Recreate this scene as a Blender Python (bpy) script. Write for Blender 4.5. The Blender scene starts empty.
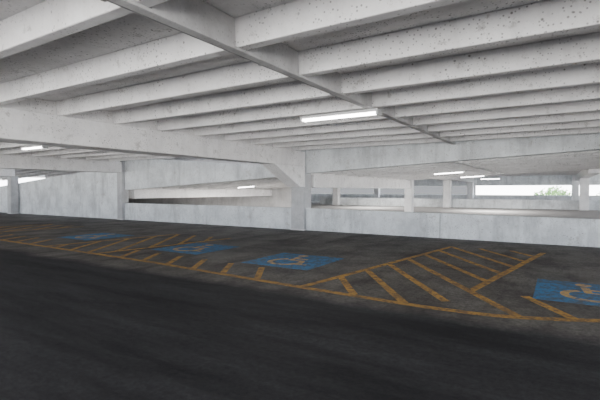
import bpy, bmesh, math, random
random.seed(4)
C = bpy.context.scene.collection
R = math.radians
# ---------------------------------------------------------------- materials
def new_mat(name):
    m = bpy.data.materials.new(name); m.use_nodes = True
    nt = m.node_tree; b = nt.nodes['Principled BSDF']
    return m, nt, b
def N(nt, t, **kw):
    n = nt.nodes.new(t)
    for k, v in kw.items():
        if k in n.inputs: n.inputs[k].default_value = v
        else: setattr(n, k, v)
    return n
def mixc(nt, fac, a, b, mode='MIX'):
    n = nt.nodes.new('ShaderNodeMix'); n.data_type = 'RGBA'; n.blend_type = mode
    L = nt.links
    for s, v in ((0, fac), (6, a), (7, b)):
        if hasattr(v, 'links'): L.new(v, n.inputs[s])
        else: n.inputs[s].default_value = v
    return n.outputs[2]
def ramp(nt, src, p0, p1, c0=(0,0,0,1), c1=(1,1,1,1)):
    r = nt.nodes.new('ShaderNodeValToRGB')
    r.color_ramp.elements[0].position = p0; r.color_ramp.elements[0].color = c0
    r.color_ramp.elements[1].position = p1; r.color_ramp.elements[1].color = c1
    nt.links.new(src, r.inputs[0]); return r.outputs[0]
def geo_pos(nt, scale=(1,1,1)):
    g = nt.nodes.new('ShaderNodeNewGeometry'); mp = nt.nodes.new('ShaderNodeMapping')
    mp.inputs['Scale'].default_value = scale
    nt.links.new(g.outputs['Position'], mp.inputs[0]); return mp.outputs[0]

def painted(name, base, stain, pits=0.5, streak=0.35):
    m, nt, b = new_mat(name); L = nt.links
    p = geo_pos(nt)
    n1 = N(nt, 'ShaderNodeTexNoise', Scale=1.1, Detail=8.0, Roughness=0.75); L.new(p, n1.inputs['Vector'])
    n2 = N(nt, 'ShaderNodeTexNoise', Scale=1.2, Detail=6.0, Roughness=0.7); L.new(geo_pos(nt, (1.6,1.6,0.3)), n2.inputs['Vector'])
    c = mixc(nt, ramp(nt, n1.outputs[0], .40, .64), base, stain)
    s = ramp(nt, n2.outputs[0], .5, .66, (0,0,0,1), (streak,streak,streak,1))
    c = mixc(nt, s, c, tuple(x*.6 for x in stain[:3])+(1,))
    def spots(scale, r0, r1, g0, g1, gs, k=1):
        v = N(nt, 'ShaderNodeTexVoronoi', Scale=scale); L.new(p, v.inputs['Vector'])
        n3 = N(nt, 'ShaderNodeTexNoise', Scale=gs, Detail=2.0); L.new(p, n3.inputs['Vector'])
        dots = ramp(nt, v.outputs['Distance'], r0, r1, (1,1,1,1), (0,0,0,1))
        gate = ramp(nt, n3.outputs[0], g0, g1)
        mul = nt.nodes.new('ShaderNodeMath'); mul.operation = 'MULTIPLY'
        L.new(dots, mul.inputs[0]); L.new(gate, mul.inputs[1])
        mul2 = nt.nodes.new('ShaderNodeMath'); mul2.operation = 'MULTIPLY'; mul2.inputs[1].default_value = pits*k
        L.new(mul.outputs[0], mul2.inputs[0]); return mul2.outputs[0]
    c = mixc(nt, spots(9.0, .08, .15, .44, .55, .9, .95), c, (.12,.11,.10,1))
    c = mixc(nt, spots(22.0, .15, .26, .40, .56, 1.4, .8), c, (.16,.15,.14,1))
    n6 = N(nt, 'ShaderNodeTexNoise', Scale=3.2, Detail=9.0, Roughness=.8); L.new(p, n6.inputs['Vector'])
    c = mixc(nt, ramp(nt, n6.outputs[0], .57, .63, (0,0,0,1), (.7*pits,.7*pits,.7*pits,1)), c, (.36,.34,.32,1))
    L.new(c, b.inputs['Base Color']); b.inputs['Roughness'].default_value = .8
    bp = N(nt, 'ShaderNodeBump', Strength=.35, Distance=.02)
    n4 = N(nt, 'ShaderNodeTexNoise', Scale=10.0, Detail=5.0); L.new(p, n4.inputs['Vector'])
    L.new(n4.outputs[0], bp.inputs['Height']); L.new(bp.outputs[0], b.inputs['Normal'])
    return m
M_ceil = painted('white_painted_concrete_ceiling', (.89,.875,.87,1), (.76,.74,.735,1), .85, .25)
M_wall = painted('white_painted_concrete_wall', (.75,.78,.795,1), (.54,.56,.575,1), .8, .55)
M_col = painted('grey_white_concrete_column', (.50,.505,.515,1), (.37,.37,.375,1), .5, .5)
M_colw = painted('white_concrete_column', (.80,.80,.80,1), (.66,.66,.66,1), .4, .3)
M_rib = painted('worn_grey_rib', (.68,.67,.665,1), (.50,.49,.485,1), .4, .3)
M_shade = painted('shade_toned_concrete', (.62,.61,.605,1), (.48,.47,.465,1), .4, .4)  # greyer copy of the ceiling paint, puts ramp bay shade into the colour

def asphalt():
    m, nt, b = new_mat('worn_dark_asphalt'); L = nt.links
    p = geo_pos(nt)
    n1 = N(nt, 'ShaderNodeTexNoise', Scale=.8, Detail=9.0, Roughness=.75); L.new(p, n1.inputs['Vector'])
    n2 = N(nt, 'ShaderNodeTexNoise', Scale=.8, Detail=8.0, Roughness=.75); L.new(geo_pos(nt,(.35,2.2,1)), n2.inputs['Vector'])
    n3 = N(nt, 'ShaderNodeTexNoise', Scale=16.0, Detail=9.0, Roughness=.95); L.new(p, n3.inputs['Vector'])
    lane = mixc(nt, ramp(nt, n2.outputs[0], .38, .66), (.017,.017,.019,1), (.058,.057,.061,1))
    stall = mixc(nt, ramp(nt, n1.outputs[0], .36, .64), (.10,.092,.083,1), (.26,.24,.218,1))
    n5 = N(nt, 'ShaderNodeTexNoise', Scale=.9, Detail=7.0, Roughness=.7); L.new(geo_pos(nt,(1.6,.35,1)), n5.inputs['Vector'])
    stall = mixc(nt, ramp(nt, n5.outputs[0], .50, .66, (0,0,0,1), (.75,.75,.75,1)), stall, (.055,.05,.046,1))
    sp = nt.nodes.new('ShaderNodeSeparateXYZ'); L.new(p, sp.inputs[0])
    ad = nt.nodes.new('ShaderNodeMath'); ad.operation='MULTIPLY_ADD'; L.new(n1.outputs[0], ad.inputs[0]); ad.inputs[1].default_value=.5
    L.new(sp.outputs[1], ad.inputs[2])
    mr = nt.nodes.new('ShaderNodeMapRange'); mr.inputs[1].default_value=5.45; mr.inputs[2].default_value=5.8
    L.new(ad.outputs[0], mr.inputs[0])
    c = mixc(nt, mr.outputs[0], lane, stall)
    c = mixc(nt, ramp(nt, n3.outputs[0], .40, .62, (0,0,0,1), (1,1,1,1)), c, mixc(nt, .75, c, (0,0,0,1)))
    L.new(c, b.inputs['Base Color']); b.inputs['Roughness'].default_value=.75
    b.inputs['Specular IOR Level'].default_value=.2
    bp = N(nt, 'ShaderNodeBump', Strength=.5, Distance=.015); L.new(n3.outputs[0], bp.inputs['Height']); L.new(bp.outputs[0], b.inputs['Normal'])
    return m
M_floor = asphalt()
def worn_paint(name, col, under, lo=.42, hi=.62, s2=.35):
    m, nt, b = new_mat(name); L = nt.links
    p = geo_pos(nt)
    n = N(nt, 'ShaderNodeTexNoise', Scale=6.0, Detail=9.0, Roughness=.9); L.new(p, n.inputs['Vector'])
    n2 = N(nt, 'ShaderNodeTexNoise', Scale=1.1, Detail=3.0); L.new(p, n2.inputs['Vector'])
    a = mixc(nt, ramp(nt, n.outputs[0], lo, hi), under, col)
    a = mixc(nt, ramp(nt, n2.outputs[0], .3, .7, (0,0,0,1),(s2,s2,s2,1)), a, under)
    L.new(a, b.inputs['Base Color']); b.inputs['Roughness'].default_value=.8
    b.inputs['Specular IOR Level'].default_value=.2
    return m
M_yel = worn_paint('worn_yellow_line_paint', (.64,.35,.07,1), (.14,.10,.065,1), .43, .55, .5)
M_blue = worn_paint('worn_blue_paint', (.04,.23,.48,1), (.09,.11,.13,1), .45, .55, .4)
M_symy = worn_paint('tan_symbol_paint', (.66,.40,.12,1), (.07,.14,.22,1), .42, .53)
def plain(name, col, rough=.5, metal=0):
    m, nt, b = new_mat(name); L = nt.links
    n = N(nt, 'ShaderNodeTexNoise', Scale=20.0, Detail=3.0); L.new(geo_pos(nt), n.inputs['Vector'])
    L.new(mixc(nt, ramp(nt, n.outputs[0], .3, .7), col, tuple(x*.85 for x in col[:3])+(1,)), b.inputs['Base Color'])
    b.inputs['Roughness'].default_value=rough; b.inputs['Metallic'].default_value=metal
    return m
M_metal = plain('white_enamel_metal', (.7,.7,.7,1), .4)
M_zinc = plain('galvanised_metal', (.42,.42,.42,1), .45, .6)
M_ground = plain('pale_exterior_ground', (.42,.42,.38,1), .9)
M_floor2 = plain('grey_concrete_floor', (.30,.295,.29,1), .9)
M_back = plain('shade_toned_backdrop', (.05,.05,.05,1), .9)  # dark even grey, shade put into the backdrop's colour
M_bark = plain('tree_bark', (.12,.09,.06,1), .9)
M_leaf = plain('green_leaves', (.22,.36,.12,1), .8)  # plain green leaf colour
def emit(name, s, col=(1,.98,.95,1)):
    m, nt, b = new_mat(name)
    b.inputs['Base Color'].default_value=(.9,.9,.9,1)
    b.inputs['Emission Color'].default_value=col; b.inputs['Emission Strength'].default_value=s
    return m
M_tube = emit('lit_fluorescent_tube', 18)

# ---------------------------------------------------------------- mesh helpers
def hexa(bm, v8):
    v = [bm.verts.new(p) for p in v8]
    for f in ((0,3,2,1),(4,5,6,7),(0,1,5,4),(1,2,6,5),(2,3,7,6),(3,0,4,7)):
        bm.faces.new([v[i] for i in f])
def box(bm, x0,x1,y0,y1,z0,z1):
    hexa(bm, [(x0,y0,z0),(x1,y0,z0),(x1,y1,z0),(x0,y1,z0),(x0,y0,z1),(x1,y0,z1),(x1,y1,z1),(x0,y1,z1)])
def slab(bm, x0,x1,y0,y1, zl0,zl1, zr0,zr1):
    hexa(bm, [(x0,y0,zl0),(x1,y0,zr0),(x1,y1,zr0),(x0,y1,zl0),(x0,y0,zl1),(x1,y0,zr1),(x1,y1,zr1),(x0,y1,zl1)])
def cyl(bm, a, b, r, n=12):
    import mathutils
    a = mathutils.Vector(a); b = mathutils.Vector(b); d = (b-a)
    q = d.to_track_quat('Z','Y')
    ra=[]; rb=[]
    for i in range(n):
        o = q @ mathutils.Vector((r*math.cos(2*math.pi*i/n), r*math.sin(2*math.pi*i/n), 0))
        ra.append(bm.verts.new(a+o)); rb.append(bm.verts.new(b+o))
    for i in range(n):
        bm.faces.new((ra[i],ra[(i+1)%n],rb[(i+1)%n],rb[i]))
    bm.faces.new(ra[::-1]); bm.faces.new(rb)
def obj(name, bm, mat, parent=None, bevel=0, loc=None):
    bmesh.ops.recalc_face_normals(bm, faces=bm.faces[:])
    me = bpy.data.meshes.new(name); bm.to_mesh(me); bm.free(); me.materials.append(mat)
    o = bpy.data.objects.new(name, me); C.objects.link(o)
    if parent: o.parent = parent
    if loc: o.location = loc
    if bevel:
        md = o.modifiers.new('bevel','BEVEL'); md.width = bevel; md.segments = 2; md.limit_method='ANGLE'
    return o
def tag(o, label, cat, group=None):
    o['label']=label; o['category']=cat
    if group: o['group']=group
    return o
def struct(name, bm, mat, bevel=0, label=None):
    o = obj(name, bm, mat, bevel=bevel); o['kind']='structure'
    if label: o['label']=label; o['category']='structure'
    return o
ORD = ['first','second','third','fourth','fifth','sixth','seventh','eighth','ninth','tenth','eleventh','twelfth','thirteenth','fourteenth','fifteenth','sixteenth','seventeenth','eighteenth','nineteenth','twentieth','twenty-first','twenty-second','twenty-third']
# ---------------------------------------------------------------- grid of the garage (X along the parapet, Y into depth)
EYE = 1.6
UC = -8.85; SP = 11.4
V1, V2, V3, V4 = 14.3, 28.2, 40.0, 52.0
ZS, ZG, ZD, ZT = 3.10, 2.53, 3.40, 3.58        # joist bottom, girder bottom, deck underside, deck top
HJ = ZD-ZS
def zr(u): return 2.25 + .05*(u-UC)            # ramp joist bottom
UL, UR = -66.0, 14.5
VB = -7.0
# floors
bm = bmesh.new(); box(bm, UL, UR, VB, V1+.2, -.3, 0); struct('floor', bm, M_floor)
bm = bmesh.new(); slab(bm, UL, UR, V1+.36, V2, zr(UL)-3.4, zr(UL)-3.1, zr(UR)-3.4, zr(UR)-3.1); struct('floor', bm, M_floor2)
bm = bmesh.new(); box(bm, UL, UR, V2, V4+.3, -.3, 0); struct('floor', bm, M_floor2)
# decks
bm = bmesh.new(); box(bm, UL, UR, VB, V1+.01, ZD, ZT); struct('ceiling', bm, M_ceil)
bm = bmesh.new(); slab(bm, UC, UR, V1+.31, V2-.21, zr(UC)+HJ, zr(UC)+.5, zr(UR)+HJ, zr(UR)+.5); struct('ceiling', bm, M_ceil)
bm = bmesh.new(); slab(bm, UL, UC, V1+.31, V2-.21, zr(UL)+HJ, zr(UL)+.5, zr(UC)+HJ, zr(UC)+.5); struct('ceiling', bm, M_shade)
bm = bmesh.new(); box(bm, UL, UR, V2+.01, V4+.3, ZD, ZT); struct('ceiling', bm, M_ceil)
bm = bmesh.new(); slab(bm, UL, UC, V1+.5, V2-.21, zr(UL)+3.55, zr(UL)+3.7, zr(UC)+3.55, zr(UC)+3.7); struct('ceiling', bm, M_shade)

# joists
def joist(u0, u1, v, zl, zr_, h, label, group, wb=.07, wt=.10, mat=None):
    bm = bmesh.new()
    hexa(bm, [(u0,v-wb,zl),(u1,v-wb,zr_),(u1,v+wb,zr_),(u0,v+wb,zl),
              (u0,v-wt,zl+h),(u1,v-wt,zr_+h),(u1,v+wt,zr_+h),(u0,v+wt,zl+h)])
    o = obj('ceiling_joist', bm, mat or M_ceil, bevel=.012)
    tag(o, label, 'joist', group)
spans = [(UC+.15, UC+SP-.15, 'right of the central girder'), (UC-SP+.15, UC-.15, 'left of the central girder'),
         (UC-2*SP+.15, UC-SP-.15, 'left of the second girder')]
JP = 1.25
vs = [13.5-JP*k for k in range(16)]
for si, (a, b, where) in enumerate(spans):
    for k, v in enumerate(vs):
        if si==0 and v < 1: continue
        if si>0 and v < -5: continue
        joist(a, b, v, ZS, ZS, HJ, 'white pitted ceiling joist %s, %s in front of the parapet' % (where, ORD[k]),
              'near bay ceiling joists')
rv = [V1+1.3+1.25*i for i in range(10)]
for k, v in enumerate(rv):
    for (a, b, w, mt) in ((UC+.29, UC+SP-.29, 'right of the central column', M_ceil), (UC-SP+.29, UC-.29, 'left of the central column', M_shade)):
        joist(a, b, v, zr(a), zr(b), HJ, 'sloping ramp joist %s, %s behind the parapet' % (w, ORD[k]), 'ramp ceiling joists', mat=mt)
    joist(UC+SP+.29, UR, v, zr(UC+SP), zr(UR), HJ, 'sloping ramp joist at the far right, %s behind the parapet' % ORD[k], 'ramp ceiling joists')
U2 = 1.6
for k, v in enumerate([V2+1.2+1.25*i for i in range(18)]):
    for (a, b, w) in ((UC+.15, U2-.15, 'in the middle'), (U2+.15, UR, 'on the right')):
        joist(a, b, v, ZS, ZS, HJ, 'far bay ceiling joist %s, %s past the ramp' % (w, ORD[k]), 'far bay ceiling joists')
for k, v in enumerate([V1+1.5+1.6*i for i in range(7)]):
    joist(-60, -16.2, v, zr(-60)+3.1, zr(-16.2)+3.1, .45, 'upper ramp joist over the tall left wall, %s behind it' % ORD[k], 'upper ramp joists', mat=M_shade)

# girders (ledge + web)
def girder(u, v0, v1, zb, zt, zd, label, w=.3, haunch=False):
    bm = bmesh.new(); box(bm, u-w, u+w, v0, v1, zb, zt); box(bm, u-.14, u+.14, v0, v1, zt, zd-.006)
    o = obj('girder', bm, M_ceil, bevel=.02); tag(o, label, 'beam', 'girders')
    if haunch:
        bm = bmesh.new(); w2=w-.008
        pts=[(v1,1.72),(v1,zb),(v1-2.1,zb),(v1-.35,1.72)]
        va=[bm.verts.new((u-w2,y,z)) for y,z in pts]; vb=[bm.verts.new((u+w2,y,z)) for y,z in pts]
        bm.faces.new(va); bm.faces.new(vb[::-1])
        for i in range(4): bm.faces.new((va[i],va[(i+1)%4],vb[(i+1)%4],vb[i]))
        obj('haunch', bm, M_ceil, o, bevel=.015)
    return o
girder(UC, VB, V1-.12, ZG, ZS, ZD, 'large near girder whose sloping haunch meets the central column', haunch=True)
girder(UC-SP, VB, V1-.2, ZG, ZS, ZD, 'second girder at left, ending on the slim left column')
girder(UC-2*SP, VB, V1-.3, ZG, ZS, ZD, 'third girder, farthest left under the near ceiling')
girder(UC+SP, VB, V1-.1, ZG, ZS, ZD, 'girder beyond the right edge of the near bay')
for i, n in ((0,'right behind the central column'), (-1,'left behind the slim column'), (1,'at right over the ramp')):
    u = UC+i*SP
    girder(u, V1+.58, V2-.3, zr(u)-.55, zr(u)-.02, zr(u)+HJ-.02, 'ramp girder %s' % n, .28)
    u = U2 if i==1 else u
    girder(u, V2+.65, V4-.65, ZG, ZS, ZD, 'far bay girder %s' % n, .28)
# cross ribs
def rib(u, v0, v1, vlist, z, zd, label):
    bm = bmesh.new()
    box(bm, u-.055, u+.055, v0, v1, z-.03, z)
    ends = [v0]+sorted(x for x in vlist if v0 < x < v1)+[v1]
    for a, b in zip(ends[:-1], ends[1:]):
        if b-a > .4: box(bm, u-.045, u+.045, a+.10, b-.10, z, zd-.006)
    tag(obj('cross_rib', bm, M_rib, bevel=.006), label, 'rib', 'cross ribs')
UB = -2.95
rib(UB, VB+.2, V1-.05, vs, ZS, ZD, 'long narrow rib crossing the near joists diagonally in view')
rib(-14.6, VB+.2, V1-.05, vs, ZS, ZD, 'narrow rib crossing the joists left of the near girder')
rib(UB, V1+.55, V2-.25, rv, zr(UB), zr(UB)+HJ, 'narrow rib under the ramp behind the right parapet')

# columns
def column(u, v, w, z0, z1, label, group='columns', mat=None):
    root = bpy.data.objects.new('column', None); C.objects.link(root); root.location=(u,v,z0)
    tag(root, label, 'column', group)
    bm = bmesh.new(); box(bm, -w/2, w/2, -w/2, w/2, 0, z1-z0)
    obj('shaft', bm, mat or M_col, root, bevel=.025)
    bm = bmesh.new(); box(bm, -w/2-.01, w/2+.01, -w/2-.01, w/2+.01, 0, .05); obj('base_joint', bm, M_rib, root)
    return root
column(UC-.06, V1+.16, .6, 0, ZD-.01, 'thick central concrete column standing between the two low parapets')
column(UC-SP, V1+.05, .42, 0, ZD-.01, 'slim column at left where the tall wall meets the low parapet')
column(UC-2*SP, V1-.3, .5, 0, ZS-.58, 'column at the far left edge in front of the tall sloping wall')
names = {1:'on the right column line', 0:'in line behind the central column', -1:'on the left column line'}
for i in (1,0,-1):
    u = U2 if i==1 else UC+i*SP
    if i != 1: column(u, V2+.32, .5, 0, ZD-.01, 'white column on the far side of the ramp, %s' % names[i], mat=M_colw)
    column(u, V3, .62, 0, ZS-.58, 'white column midway across the far bay, %s' % names[i], mat=M_colw)
    column(u-(.3 if i==1 else 0), V4-.32, .62, 0, ZD-.01, 'white column against the far outer parapet, %s' % names[i], mat=M_colw)

# low parapets on the near line
def parapet(u0, u1, h0, h1, label):
    bm = bmesh.new(); slab(bm, u0, u1, V1, V1+.2, 0, h0, 0, h1)
    return struct('wall_center', bm, M_wall, .012, label)
def hp(u): return .88-.010*max(0,u-UC)
parapet(UC+.25, -3.4, hp(UC), hp(-3.4), 'low white parapet panel next to the central column on its right')
parapet(-3.385, UR, hp(-3.4), hp(UR), 'low white parapet panel reaching the right edge of the frame')
parapet(UC-SP+.22, -14.5, .90, .89, 'low white parapet panel beside the slim left column')
parapet(-14.485, UC-.37, .89, .88, 'low white parapet panel next to the central column on its left')
def span_poly(pts, y0, y1):
    bm = bmesh.new()
    va=[bm.verts.new((x,y0,z)) for x,z in pts]; vb=[bm.verts.new((x,y1,z)) for x,z in pts]
    bm.faces.new(va); bm.faces.new(vb[::-1])
    n=len(pts)
    for i in range(n): bm.faces.new((va[i],va[(i+1)%n],vb[(i+1)%n],vb[i]))
    return bm
struct('wall_left', span_poly([(UL,0),(-26.2,0),(-26.2,2.50),(-45,1.0),(UL,.8)], V1, V1+.25), M_wall, .012, 'tall white wall at the far left with a rising top')
a,b=-26.18, UC-SP-.22
struct('wall_left', span_poly([(a,0),(b,0),(b,zr(b)+1.2),(a,2.50)], V1, V1+.25), M_wall, .012, 'tall white wall panel beside the slim left column')
a,b=UC-SP+.22, UC-.37
struct('trim_1', span_poly([(a,1.60),(b,zr(b)-.05),(b,zr(b)+.3),(a,3.36)], V1+.02, V1+.3), M_wall, .012, 'white ramp panel left of the central column, tapering toward it')
a,b=UC+.25, UR
struct('trim_2', span_poly([(a,zr(a)),(b,zr(b)),(b,ZD-.01),(a,ZD-.01)], V1+.02, V1+.3), M_wall, .015, 'white ramp edge beam right of the central column')
a,b=UC+.3, UR
struct('trim_3', span_poly([(a,zr(a)),(b,zr(b)),(b,ZD-.01),(a,ZD-.01)], V2-.2, V2), M_ceil, .015, 'edge beam on the far side of the ramp')
US=-16.5
a,b=US, UC-.3
struct('trim_4', span_poly([(a,zr(a)),(b,zr(b)),(b,ZD+3.2),(a,ZD+3.2)], V2-.2, V2), M_ceil, .015)  # carried up past the deck to close off light above the ramp
a,b=UL, US
struct('wall_ramp', span_poly([(a,-5.5),(b,-3),(b,ZD+3.2),(-55,ZD+3.2),(-55,zr(-55)+1.6),(a,zr(a)+1.6)], V2-.2, V2), M_shade)  # closed wall added in the shade tone so the gap stays dark
bm = bmesh.new(); box(bm, US-6, UC-.35, V3+.5, V3+.7, 0, .78); struct('wall_middle', bm, M_wall, .015, 'low white wall deep behind the central column')
bm = bmesh.new(); box(bm, UC-.34, UR, V3+.5, V3+.7, 0, .78); struct('wall_middle', bm, M_wall, .015, 'low white wall running behind the columns of the far bay')
bm = bmesh.new(); box(bm, UL, UR, V1+.21, V1+.35, -6, -.02); struct('wall_lower', bm, M_wall)
ZO = 2.1
bm = bmesh.new(); box(bm, -40, UR, V4, V4+.2, 0, 1.05); struct('wall_far', bm, M_wall, .02, 'far white outer parapet under the daylight openings')
bm = bmesh.new(); box(bm, -40, UR, V4, V4+.2, ZO, ZD); struct('trim_5', bm, M_wall)
bm = bmesh.new(); box(bm, UL, -40, V4, V4+.2, 0, 1.2); struct('wall_far_left', bm, M_wall)
bm = bmesh.new(); box(bm, -40, -9.8, V4+9, V4+9.3, -6, 5); struct('wall_far_backdrop', bm, M_back)  # added backdrop beyond the parapet, toned dark to dull the bright opening
bm = bmesh.new(); box(bm, UR, UR+.2, VB, V1, 0, .8); box(bm, UR, UR+.2, V2, V4, 0, 1.0); struct('wall_right', bm, M_wall, .02)
bm = bmesh.new(); box(bm, UL, UR, VB-.2, VB, 0, .3); struct('wall_rear', bm, M_wall, .02)
bm = bmesh.new(); box(bm, UL-.2, UL, VB, V1, -6, 8); struct('wall_left_end', bm, M_wall, .02)  # unseen end, closed to full height to keep light off the left
bm = bmesh.new(); box(bm, UL-.2, UL, V1, V4, -6, 1.0); struct('wall_left_end', bm, M_wall, .02)

# ---------------------------------------------------------------- floor markings
ZM = .004
def strip(name, p0, p1, w, mat, label, cat, group=None, z=ZM, th=.003):
    (x0,y0),(x1,y1) = p0,p1
    d = math.hypot(x1-x0,y1-y0); nx,ny = -(y1-y0)/d*w/2,(x1-x0)/d*w/2
    bm = bmesh.new()
    hexa(bm, [(x0-nx,y0-ny,z-th),(x1-nx,y1-ny,z-th),(x1+nx,y1+ny,z-th),(x0+nx,y0+ny,z-th),
              (x0-nx,y0-ny,z),(x1-nx,y1-ny,z),(x1+nx,y1+ny,z),(x0+nx,y0+ny,z)])
    return tag(obj(name, bm, mat), label, cat, group)
def ribbon(bm, pts, w, z):
    L=[]
    for i,p in enumerate(pts):
        a=pts[max(i-1,0)]; b=pts[min(i+1,len(pts)-1)]
        d=math.hypot(b[0]-a[0],b[1]-a[1]); nx,ny=-(b[1]-a[1])/d*w/2,(b[0]-a[0])/d*w/2
        L.append((bm.verts.new((p[0]-nx,p[1]-ny,z)),bm.verts.new((p[0]+nx,p[1]+ny,z))))
    for i in range(len(L)-1): bm.faces.new((L[i][0],L[i+1][0],L[i+1][1],L[i][1]))
key = [(-34,6.45),(-15,6.35),(-7.75,6.15),(-3.6,5.85),(-1.5,5.74),(-.8,5.78),(-.2,5.96),(.3,6.2),(1.2,6.62)]
def fv(u):
    for (a,va),(b,vb) in zip(key[:-1],key[1:]):
        if a<=u<=b: return va+(vb-va)*(u-a)/(b-a)
    return key[0][1] if u<key[0][0] else key[-1][1]
LW = .125
bm = bmesh.new(); ribbon(bm, [(u,sum(fv(u+d) for d in (-.3,-.15,0,.15,.3))/5) for u in [-34+.5*i for i in range(66)]+[-.9+.1*i for i in range(18)]], .145, ZM)
tag(obj('parking_line', bm, M_yel), 'long gently curved yellow line along the front of the parking stalls', 'floor marking')
def hatched(a, b, vk, w, right_start=None, SK=.15, free=None, sp=.80):
    for e,s in ((a,'left'),(b,'right')):
        v0 = fv(e)+.06
        if s=='right' and right_start: v0 = right_start
        strip('parking_line', (e+SK*(v0-6),v0), (e+SK*(vk-6),vk), LW, M_yel, 'yellow %s edge line of the hatched aisle %s' % (s,w), 'floor marking')
    k=0; lean=.70; base = free if free is not None else b-.16
    st = base
    while st-sp > a+.15: st -= sp
    while st < b+12:
        pts=[]
        v = 5.6
        isfree = free is not None and abs(st-free) < .01
        while v < vk:
            u = st-lean*(v-6)
            if v > fv(u)+.05 and a+SK*(v-6)+.04 < u and (isfree or u < b+SK*(v-6)-.04): pts.append((u,v))
            v += .03
        if pts and pts[-1][1]-pts[0][1] > .3:
            strip('hatch_stripe', pts[0], pts[-1], LW, M_yel, 'yellow diagonal stripe of the aisle %s, %s from front left' % (w, ORD[k]), 'floor marking', 'hatch stripes', z=ZM+.0004)
            k += 1
        st += sp
hatched(-3.6, -1.36, 12.3, 'right of the third symbol', 7.05, .16, free=-.48, sp=.76)
hatched(-12.5, -9.95, 10.6, 'between the first two symbols')
hatched(-21.0, -18.4, 10.6, 'at far left')
k=0
for u in [.16,-4.62,-5.5,-6.35,-7.2,-8.05,-8.9,-13.4,-14.3,-15.2,-16.1,-17.0,-17.75]:
    strip('short_stripe', (u,fv(u)+.06), (u-.6,fv(u)+1.0), LW, M_yel, 'short slanted yellow stroke behind the front line, %s from the right' % ORD[k], 'floor marking','short strokes')
    k+=1
# blue symbols
def arc_pts(cx,cy,r,a0,a1,n):
    return [(cx+r*math.cos(R(a0+(a1-a0)*i/n)), cy+r*math.sin(R(a0+(a1-a0)*i/n))) for i in range(n+1)]
def symbol(u,v,s,label,fm):
    root=bpy.data.objects.new('accessible_parking_symbol',None); C.objects.link(root); root.location=(u,v,0)
    tag(root,label,'floor marking','blue wheelchair symbols')
    bm=bmesh.new(); box(bm,-.5*s,.5*s,-.5*s,.5*s,.001,.0045); obj('blue_panel',bm,M_blue,root)
    bm=bmesh.new(); z=.0054
    ribbon(bm,[(x*s,y*s) for x,y in arc_pts(-.04,-.13,.21,115,400-20,22)],.075*s,z)
    ribbon(bm,[(x*s,y*s) for x,y in ((-.07,.26),(-.05,.0),(.13,.0),(.22,-.25),(.32,-.22))],.08*s,z+.0002)
    ribbon(bm,[(x*s,y*s) for x,y in ((-.06,.13),(.14,.13))],.06*s,z+.0004)
    c=[bm.verts.new((x*s,y*s,z)) for x,y in arc_pts(-.08,.37,.075,0,345,15)]; bm.faces.new(c)
    obj('wheelchair_figure',bm,fm,root)
symbol(-13.6,8.6,1.75,'small faded blue wheelchair symbol, leftmost and farthest',M_symy)
symbol(-8.5,8.3,1.7,'blue wheelchair symbol second from left',M_symy)
symbol(-5.12,8.0,1.7,'blue wheelchair symbol in front of the central column',M_symy)
symbol(.47,7.85,1.6,'large blue symbol with tan wheelchair figure at the right edge',M_symy)

# ---------------------------------------------------------------- light fixtures
def fixture(u,v,z,label,rod=0,slope=0,L=1.35,lamp=0):
    root=bpy.data.objects.new('ceiling_light',None); C.objects.link(root); root.location=(u,v,z)
    root.rotation_euler=(0,-math.atan(slope),0)
    tag(root,label,'ceiling light','fluorescent ceiling lights')
    bm=bmesh.new()
    box(bm,-L/2,L/2,-.09,.09,-.05,0); obj('housing',bm,M_metal,root,bevel=.006)
    for s in(-1,1):
        bm=bmesh.new(); box(bm,s*L/2-.02,s*L/2+.02,-.1,.1,-.11,.0); obj('end_cap',bm,M_metal,root,bevel=.005)
        bm=bmesh.new(); cyl(bm,(-L/2+.02,s*.045,-.075),(L/2-.02,s*.045,-.075),.019); obj('tube',bm,M_tube,root)
    if rod:
        for s in(-1,1):
            bm=bmesh.new(); cyl(bm,(s*.4,0,0),(s*.4,0,rod),.008,8); obj('hanger_rod',bm,M_zinc,root)
    if lamp:
        l=bpy.data.lights.new('fixture_fill_lamp','AREA'); l.shape='RECTANGLE'; l.size=L*.9; l.size_y=.12; l.energy=lamp; l.color=(1,.97,.93)  # extra area lamp under a fixture, added to brighten the dim bays
        o=bpy.data.objects.new('fixture_fill_lamp',l); C.objects.link(o); o.location=(u,v,z-.12)
fixture(-3.62,vs[5],ZS-.031,'nearest lit ceiling light, beside the crossing rib',L=1.6)
fixture(-14.9,vs[5],ZS-.031,'lit ceiling light at far left beyond the near girder')
fixture(-4.5,rv[4],zr(-4.5),'lit ceiling light just behind the right ramp edge beam',slope=.05)
fixture(-4.5,rv[9],zr(-4.5),'second lit ceiling light behind the right ramp edge beam',slope=.05)
fixture(-4.5,34.4,2.5,'hanging lit ceiling light deep in the far bay',rod=.6,lamp=700)
fixture(-16.7,rv[4],zr(-16.7),'lit ceiling light under the ramp, left of the central column',slope=.05,lamp=900)
fixture(-24,rv[4],zr(-24),'added fill light under the ramp, unseen behind the tall left wall',slope=.05,lamp=800)  # out of view, added to lift the dark space under the ramp
fixture(-12,rv[7],zr(-12),'added fill light under the ramp, unseen close behind the central column',slope=.05,lamp=700)  # another unseen lamp added as fill for the ramp bay
fixture(-14.5,36.0,ZS-.03,'added fill light in the far bay, deep behind the central column',lamp=700)  # added to brighten the far bay ceiling
bm=bmesh.new(); cyl(bm,(UB-.075,-5.5,ZS-.015),(UB-.075,14.2,ZS-.015),.012,8)
for y in range(-4,14,2): box(bm,UB-.1,UB-.06,y-.02,y+.02,ZS-.03,ZS)
tag(obj('electrical_conduit',bm,M_zinc),'thin metal conduit running along the crossing rib','conduit')

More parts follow.
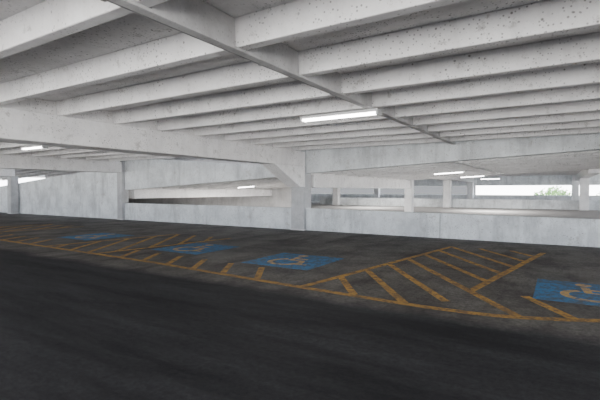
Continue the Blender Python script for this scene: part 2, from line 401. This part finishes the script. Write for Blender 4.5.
# ---------------------------------------------------------------- outside: ground and trees
bm=bmesh.new(); box(bm,-160,160,V4+4,260,-6.3,-6); struct('floor',bm,M_ground)
def tree(x,y,h,label):
    root=bpy.data.objects.new('tree',None); C.objects.link(root); root.location=(x,y,-6); tag(root,label,'tree','trees outside')
    bm=bmesh.new(); cyl(bm,(0,0,0),(.2,.1,h*.55),.25,10); cyl(bm,(.1,0,h*.4),(1.3,.4,h*.7),.1,8); cyl(bm,(.1,0,h*.4),(-1.2,-.3,h*.72),.1,8); obj('trunk',bm,M_bark,root)
    bm=bmesh.new()
    for i in range(1300):
        a=random.uniform(0,6.283); e=math.acos(random.uniform(-1,1)); r=random.uniform(.3,1)**.5
        p=(h*.42*r*math.sin(e)*math.cos(a), h*.42*r*math.sin(e)*math.sin(a), h*.68+h*.33*r*math.cos(e))
        s=.4
        q=[bm.verts.new((p[0]+random.uniform(-s,s),p[1]+random.uniform(-s,s),p[2]+random.uniform(-s,s))) for _ in range(3)]
        bm.faces.new(q)
    me=bpy.data.meshes.new('crown'); bm.to_mesh(me); bm.free(); me.materials.append(M_leaf)
    o=bpy.data.objects.new('crown',me); C.objects.link(o); o.parent=root
for i,(x,y,h) in enumerate([(-1,84,8.0),(9,96,8.2),(22,90,7.9),(33,98,8.2),(-72,72,12),(-88,86,13)]):
    tree(x,y,h,'green tree outside the far parapet, %s from the right end of the row'%ORD[3-i] if i<4 else ['green tree beyond the far left opening, the nearer one','green tree beyond the far left opening, the farther one'][i-4])

# ---------------------------------------------------------------- world, portals
w=bpy.data.worlds.new('World'); bpy.context.scene.world=w; w.use_nodes=True
nt=w.node_tree; bg=nt.nodes['Background']
tc=nt.nodes.new('ShaderNodeTexCoord'); sp=nt.nodes.new('ShaderNodeSeparateXYZ'); nt.links.new(tc.outputs['Generated'],sp.inputs[0])
mr=nt.nodes.new('ShaderNodeMapRange'); mr.inputs[1].default_value=-1; mr.inputs[2].default_value=1; nt.links.new(sp.outputs[2],mr.inputs[0])
rp=nt.nodes.new('ShaderNodeValToRGB'); nt.links.new(mr.outputs[0],rp.inputs[0])
e=rp.color_ramp.elements; e[0].position=0; e[0].color=(1,.98,.96,1); e[1].position=1; e[1].color=(.5,.58,.72,1)
x=e.new(.49); x.color=(1,.99,.97,1); x=e.new(.52); x.color=(.6,.64,.7,1)
nt.links.new(rp.outputs[0],bg.inputs[0]); bg.inputs[1].default_value=14.0
def portal(loc,rot,sx,sy):
    l=bpy.data.lights.new('portal','AREA'); l.shape='RECTANGLE'; l.size=sx; l.size_y=sy; l.cycles.is_portal=True
    o=bpy.data.objects.new('portal',l); C.objects.link(o); o.location=loc; o.rotation_euler=rot
portal(((UL+UR)/2,VB-.25,1.9),(R(90),0,0),UR-UL,3.2)
portal((UR+.25,(VB+V1)/2,2.1),(R(90),0,R(90)),V1-VB,2.8)
portal((UR+.25,(V2+V4)/2,2.27),(R(90),0,R(90)),V4-V2,2.5)
portal(((UR-40)/2,V4+.25,1.6),(R(90),0,R(180)),UR+40,1.3)

# ---------------------------------------------------------------- camera
cd=bpy.data.cameras.new('camera'); cd.sensor_width=36; cd.lens=25.2; cd.clip_end=600
co=bpy.data.objects.new('camera',cd); C.objects.link(co); co.location=(0,0,EYE)
co.rotation_euler=(R(90-1.36),0,R(31.8)); bpy.context.scene.camera=co
